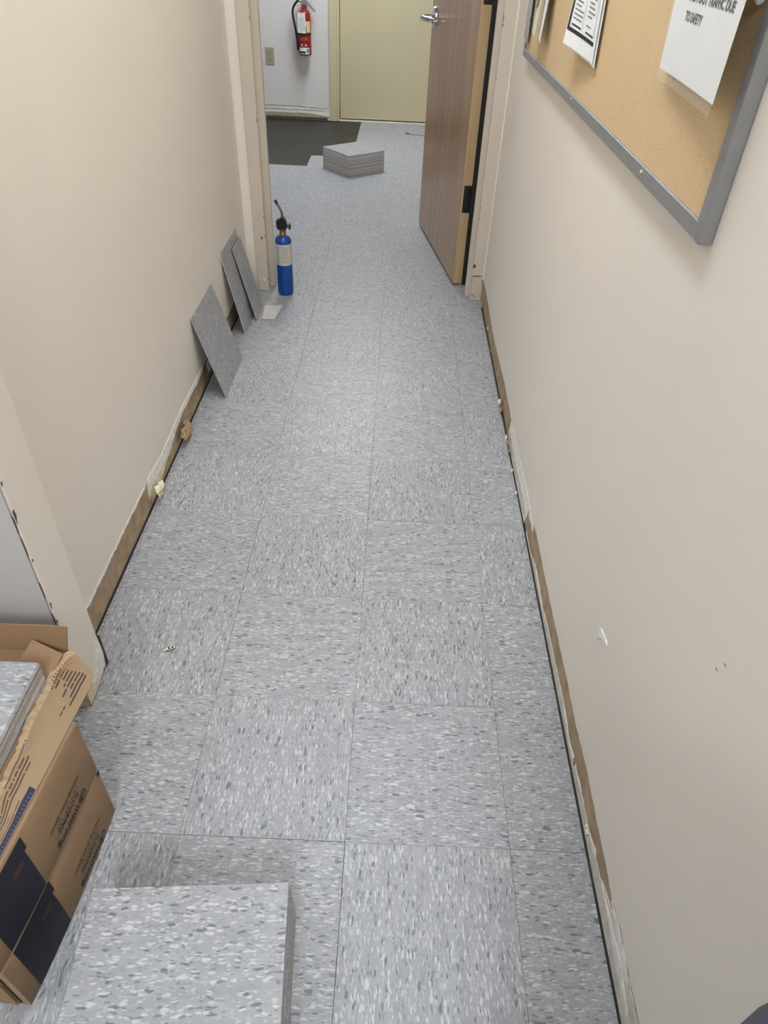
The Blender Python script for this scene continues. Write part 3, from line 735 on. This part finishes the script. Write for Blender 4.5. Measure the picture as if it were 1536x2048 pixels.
ob('handle', box(BM(), -.083, -.054, -.006, .006, 0, .007, .002), MT['plastic'], tl2)

# ------------------------------------------------------------------ pinboard
XB = .430
bb = thing('pinboard', 'cork pinboard in a grey metal frame on the right wall', 'board', (XR, 1.2, .992))
PB = Vector((XR, 1.2, .992))
def lb(x0, x1, y0, y1, z0, z1): return (x0-PB.x, x1-PB.x, y0-PB.y, y1-PB.y, z0-PB.z, z1-PB.z)
Y0, Y1, Z0, Z1 = .330, 2.115, .996, 2.2
FW = .0225
ob('cork', box(BM(), *lb(XB+.005, XR-.001, Y0+.01, Y1-.01, Z0+.01, Z1-.01)), MT['cork'], bb)
def rail(pts):
    bm = BM(); xprism(bm, [(a-PB.y, b-PB.z) for a, b in pts], XB-PB.x, XR-.0005-PB.x)
    bmesh.ops.bevel(bm, geom=list(bm.edges), offset=.0009, segments=1, affect='EDGES'); return ob('frame_rail', bm, MT['steel'], bb)
rail([(Y0+FW*.55, Z0), (Y1-.001, Z0), (Y1-FW, Z0+FW), (Y0+FW, Z0+FW), (Y0+FW*.55, Z0+FW*.9)])
rail([(Y0, Z0-.001), (Y0+FW*.5, Z0-.001), (Y0+FW*.5, Z0+FW*.8), (Y0+FW, Z0+FW), (Y0+FW, Z1-FW), (Y0, Z1)])
rail([(Y1, Z0), (Y1, Z1), (Y1-FW, Z1-FW), (Y1-FW, Z0+FW)])
rail([(Y0, Z1), (Y0+FW, Z1-FW), (Y1-FW, Z1-FW), (Y1, Z1)])
for y, z in ((.625, 1.008), (1.248, 1.0105), (1.854, 1.013)):
    bm = BM(); lathe(bm, [(.0045, 0), (.0045, .001), (.0030, .0025), (0, .003)], 14)
    for v in bm.verts: v.co = Vector((XB-PB.x-v.co.z, y-PB.y+v.co.x, z-PB.z+v.co.y))
    ob('screw', bm, MT['chrome'], bb, True)

def sheet_thing(name, label, cat, fn, u, v, nu, nv, matp, thick=.0006, group=None):
    """fn(a,b) with a along the sheet (towards the viewer = rising), b upwards, gives world position"""
    base = Vector(fn(u/2, 0)); t = thing(name, label, cat, tuple(base), group=group)
    def loc(a, b, wv=0.0):
        p = Vector(fn(a, b)); e = .001
        n = (Vector(fn(a+e, b))-p).cross(Vector(fn(a, b+e))-p).normalized()
        if n.x > 0: n = -n
        return p+n*wv-base
    def grid(nm, a0, a1, b0, b1, wv, mat, na, nb, th=None):
        bm = BM(); g = [[bm.verts.new(loc(a0+(a1-a0)*i/na, b0+(b1-b0)*k/nb, wv)) for k in range(nb+1)] for i in range(na+1)]
        for i in range(na):
            for k in range(nb): bm.faces.new((g[i][k], g[i+1][k], g[i+1][k+1], g[i][k+1]))
        o = ob(nm, bm, mat, t, not th)
        if th: md = o.modifiers.new('thick', 'SOLIDIFY'); md.thickness = th; md.offset = 0
        return o
    grid('sheet', 0, u, 0, v, 0, matp, nu, nv, thick)
    return t, loc, grid
# big sign in a clear sleeve, its foot curling away from the board
SW, SH = .294, .26
def fn_sign(a, b):           # a runs from the far edge to the near edge
    q = min(1.05, max(0, a/SW)); k = max(0, 1-b/.22)
    x = .4215-q**1.3*(.013+.008*k)
    y = .636+.07*b-a*(1+.16*b); z = 1.1490+b
    return (x, y, z)
t, loc, grid = sheet_thing('paper_sign', 'white paper sign about foot traffic in a clear sleeve on the pinboard', 'sign', fn_sign, SW, SH, 10, 14, MT['paper'])
def fn2(s, size, a0, b0, bold, width):
    me = text_mesh(s, size, lambda u, v, w_: (u, v, w_), 0, bold)
    xs = [v.co.x for v in me.vertices]; k = width/(max(xs)-min(xs)); x0 = min(xs)
    for v in me.vertices: v.co = loc(a0+(v.co.x-x0)*k, b0+v.co.y, .0009)
    link('lettering', me, MT['ink'], t)
fn2('TO SAFETY', .0150, .0715, .0630, .0004, .0800)
fn2('NO FOOT TRAFFIC DUE', .0150, .0715, .0845, .0004, .1960)
grid('clear_sleeve', -.0035, SW+.002, -.0125, SH, .0013, MT['sleeve'], 10, 14)
bm = BM(); lathe(bm, [(.004, -.012), (.0045, 0), (.0085, .001), (.009, .005), (.006, .008), (0, .009)], 16)
for v in bm.verts: v.co = Vector((-v.co.z, v.co.x, v.co.y))
tag(ob('push_pin', bm, MT['paper'], None, True, (XB+.003, .3715, 1.250)), 'white push pin in the near corner of the cork', 'pin')

# leaflet with heavy black border
LWd, LH = .210, .26
def fn_leaf(a, b):
    q = min(1, max(0, a/LWd)); k = max(0, 1-b/.2)
    x = .4265-.026*k*(1-q)**1.4-.0015*k
    return (x, 1.300+.20*b-a*(1+.4*b), 1.112-.014*q+b)
t, loc, grid = sheet_thing('leaflet', 'white leaflet with a heavy black border and two text columns on the pinboard', 'paper', fn_leaf, LWd, LH, 10, 12, MT['paper'], group='leaflets on the pinboard')
grid('border', .004, LWd-.014, .026, .033, .0008, MT['ink'], 8, 1)
grid('border', .004, .017, .026, LH, .0008, MT['ink'], 2, 8)
grid('rule', LWd-.022, LWd-.0205, .040, LH, .0008, MT['inkgrey'], 1, 8)
grid('rule', .100, .1012, .038, LH, .0008, MT['inkgrey'], 1, 8)
grid('rule', .027, .092, .038, .041, .0009, MT['ink'], 5, 1)
grid('rule', LWd-.082, LWd-.026, .038, .041, .0009, MT['ink'], 5, 1)
bm = BM(); r8 = random.Random(8)
for c0, c1, n0 in ((.029, .094, 16), (LWd-.086, LWd-.030, 18)):
    for k in range(n0):
        b = .050+k*.0078; e = c1-r8.uniform(0, .025)
        if r8.random() < .15: continue
        q = [bm.verts.new(loc(a, bb_, .0009)) for a, bb_ in ((c0, b), (e, b), (e, b+.0022), (c0, b+.0022))]; bm.faces.new(q)
ob('printed_lines', bm, MT['inkgrey'], t)
def fn_leafb(a, b):
    p = fn_leaf(a, b); return (p[0]+.003, p[1]-.010, p[2]-.006+.004*(1-a/LWd))
sheet_thing('leaflet', 'second white sheet behind the black bordered leaflet', 'paper', fn_leafb, LWd, LH, 8, 10, MT['paper'], group='leaflets on the pinboard')

# folded handouts at the far end of the board
for nm, lab, y0, wd_, z0, xo, mt in (('handout', 'pale green folded handout hanging at the far end of the pinboard', 1.846, .105, 1.084, .410, 'paper_green'), ('handout', 'white folded handout beside the pale green one at the far end of the pinboard', 1.762, .095, 1.078, .416, 'paper')):
    def fn_h(a, b, y0=y0, wd_=wd_, z0=z0, xo=xo): return (xo+.012*min(1, b/.2)-.010*(a/wd_)*max(0, 1-b/.3), y0-a+.10*b, z0+b-.004*(a/wd_))
    t, loc, grid = sheet_thing(nm, lab, 'paper', fn_h, wd_, .22, 5, 8, MT[mt], group='handouts on the pinboard')
    if mt == 'paper_green':
        grid('dark_fold', .005, .028, .055, .22, .001, MT['ink'], 2, 6)
        grid('dark_fold', .050, .066, .062, .22, .001, MT['ink'], 2, 6)
        grid('printed_mark', .075, .085, .030, .034, .001, MT['green'], 1, 1)
def fn_s(a, b): return (.4255, 2.106-a+.03*b, 1.045+b-.010*(a/.085))
t, loc, grid = sheet_thing('plastic_sleeve', 'cloudy plastic sleeve with dark fastener holes at the far end of the pinboard', 'sleeve', fn_s, .085, .22, 4, 8, MT['cloudy'], .001)
for a, b in ((.006, .010), (.078, .006), (.006, .062), (.079, .058), (.006, .115), (.079, .110)):
    grid('fastener_hole', a, a+.007, b, b+.010, .001, MT['black'], 1, 1)

# ------------------------------------------------------------------ fire extinguisher
ex = thing('fire_extinguisher', 'red fire extinguisher with white tag and black hose on the far wall', 'extinguisher', (-.772, YF-.070, .486))
ob('cylinder', lathe(BM(), [(.046, .0), (.0515, .003), (.0525, .010), (.0525, .262), (.050, .278), (.042, .292), (.030, .303), (.022, .309)], 36), MT['red'], ex, True)
ob('neck', lathe(BM(), [(.022, .308), (.019, .318), (.018, .338)], 20), MT['red'], ex, True)
ob('valve', box(box(BM(), -.020, .024, -.020, .020, .336, .386, .004), -.026, .030, -.012, .012, .37, .40, .003), MT['steel'], ex)
bm = BM(); prism(bm, [(.015, .352), (.022, .366), (.092, .300), (.088, .290)], lambda a, b: (a, -.011, b), lambda a, b: (a, .011, b)); ob('carry_handle', bm, MT['steel'], ex)
bm = BM(); prism(bm, [(-.010, .398), (.075, .420), (.078, .413), (.0, .386)], lambda a, b: (a, -.010, b), lambda a, b: (a, .010, b)); ob('squeeze_lever', bm, MT['steel'], ex)
tube(bm := BM(), curve_pts([(-.018, -.005, .362), (-.050, -.012, .358), (-.083, -.018, .315), (-.087, -.020, .265), (-.072, -.022, .190), (-.062, -.022, .130), (-.058, -.022, .080), (-.055, -.022, .034)]), .0088, 12); ob('hose', bm, MT['plastic'], ex, True)
tube(bm := BM(), [(-.016, -.004, .362), (-.034, -.008, .362)], .011, 12); ob('hose_coupling', bm, MT['chrome'], ex, True)
ob('strap', lathe(BM(), [(.0532, .140), (.0545, .141), (.0545, .151), (.0532, .152)], 36), MT['plastic'], ex)
ob('hose_clip', box(BM(), -.074, -.050, -.032, -.010, .138, .154, .002), MT['plastic'], ex)
ar = lambda a, b: (math.radians(a), math.radians(b))
ob('yellow_label', lathe(BM(), [(.0529, .158), (.0529, .232)], 12, arc=ar(-72, -25)), MT['yellowlabel'], ex, True)
ob('white_label', lathe(BM(), [(.0529, .154), (.0529, .246)], 14, arc=ar(-160, -72)), MT['paper'], ex, True)
ob('purple_print', lathe(BM(), [(.0532, .160), (.0532, .200)], 4, arc=ar(-74, -66)), MT['blueink'], ex, True)
ob('gold_badge', lathe(BM(), [(.0530, .108), (.0530, .122)], 8, arc=ar(-118, -62)), MT['gold'], ex, True)
ob('badge_text', lathe(BM(), [(.0532, .112), (.0532, .118)], 8, arc=ar(-110, -72)), MT['red'], ex, True)
def wrap(pts, mat, name, rad):
    bm = BM(); vs = []
    for a, z in pts: vs.append(bm.verts.new((rad*math.cos(math.radians(a)), rad*math.sin(math.radians(a)), z)))
    bm.faces.new(vs); return ob(name, bm, mat, ex)
dm = [(-128, .073), (-110, .080), (-94, .086), (-78, .080), (-60, .073), (-78, .066), (-94, .061), (-110, .066)]
wrap(dm, MT['paper'], 'white_diamond', .0531)
ob('white_panel', lathe(BM(), [(.0530, .012), (.0530, .056)], 14, arc=ar(-140, -42)), MT['paper'], ex, True)
ob('black_panel', lathe(BM(), [(.0532, .017), (.0532, .031)], 12, arc=ar(-140, -78)), MT['ink'], ex, True)
wrap([(-72, .036), (-56, .052), (-38, .052), (-38, .018), (-56, .018)], MT['green'], 'green_diamond', .0535)
# service tag on the front
bm = BM(); pts = [(-.048, .156), (.018, .152), (.016, .276), (.008, .288), (-.036, .292), (-.046, .282)]
prism(bm, pts, lambda a, b: (a, -.0555-.004*(b-.15)/.14, b), lambda a, b: (a, -.0563-.004*(b-.15)/.14, b)); tg = ob('service_tag', bm, MT['paper'], ex)
bm = BM(); r4 = random.Random(4)
for k in range(9):
    z = .170+k*.0105; x = -.034
    while x < .004:
        e = x+r4.uniform(.004, .012)
        bm.faces.new([bm.verts.new((a, -.0567-.004*(b-.15)/.14, b)) for a, b in ((x, z), (e, z), (e, z+.003), (x, z+.003))]); x = e+.004
ob('printed_lines', bm, MT['inkgrey'], tg)
ob('tag_hole', prism(BM(), [(-.017, .279), (-.011, .279), (-.011, .287), (-.017, .287)], lambda a, b: (a, -.0596, b), lambda a, b: (a, -.0605, b)), MT['red'], tg)
ob('wall_bracket', box(BM(), -.018, .018, .050, .0695, .05, .33), MT['steel'], ex)

# ------------------------------------------------------------------ power socket
so = thing('power_socket', 'ivory double power socket on the far wall left of the extinguisher', 'socket', (-1.078, YF, .461))
ob('cover_plate', box(BM(), -.036, .036, -.006, -.0003, -.060, .060, .002), MT['ivory'], so)
for z in (-.026, .026):
    rc = ob('receptacle', yprism(BM(), [(-.016, z-.010), (-.010, z-.0155), (.010, z-.0155), (.016, z-.010), (.016, z+.010), (.010, z+.0155), (-.010, z+.0155), (-.016, z+.010)], -.0085, -.0055), MT['ivory'], so)
    for x, h in ((-.0068, .0085), (.0068, .0075)): ob('slot', box(BM(), x-.0013, x+.0013, -.0092, -.0082, z+.001, z+.001+h), MT['black'], rc)
    ob('slot', box(BM(), -.003, .003, -.0092, -.0082, z-.010, z-.005), MT['black'], rc)
ob('screw', box(BM(), -.003, .003, -.0075, -.0055, -.003, .003, .001), MT['steel'], so)

for o in list(COL.objects):
    if o.name.split('.')[0] in ('printed_lines', 'printed_bars', 'printed_ticks', 'lettering'): o['kind'] = 'stuff'

# ------------------------------------------------------------------ dark bin by the near right corner
bn = thing('waste_bin', 'dark navy round bin whose rim shows in the bottom right corner', 'bin', (.314, -.5735, 0))
ob('body', lathe(BM(), [(.104, .001), (.110, .006), (.119, .835), (.123, .840), (.125, .850), (.123, .858), (.118, .858), (.115, .850), (.112, .830), (.104, .02), (0, .018)], 40), MT['navyplastic'], bn, True)
ob('rim_band', lathe(BM(), [(.1205, .815), (.1225, .817), (.1225, .826), (.1205, .828)], 40), MT['navyplastic'], bn, True)
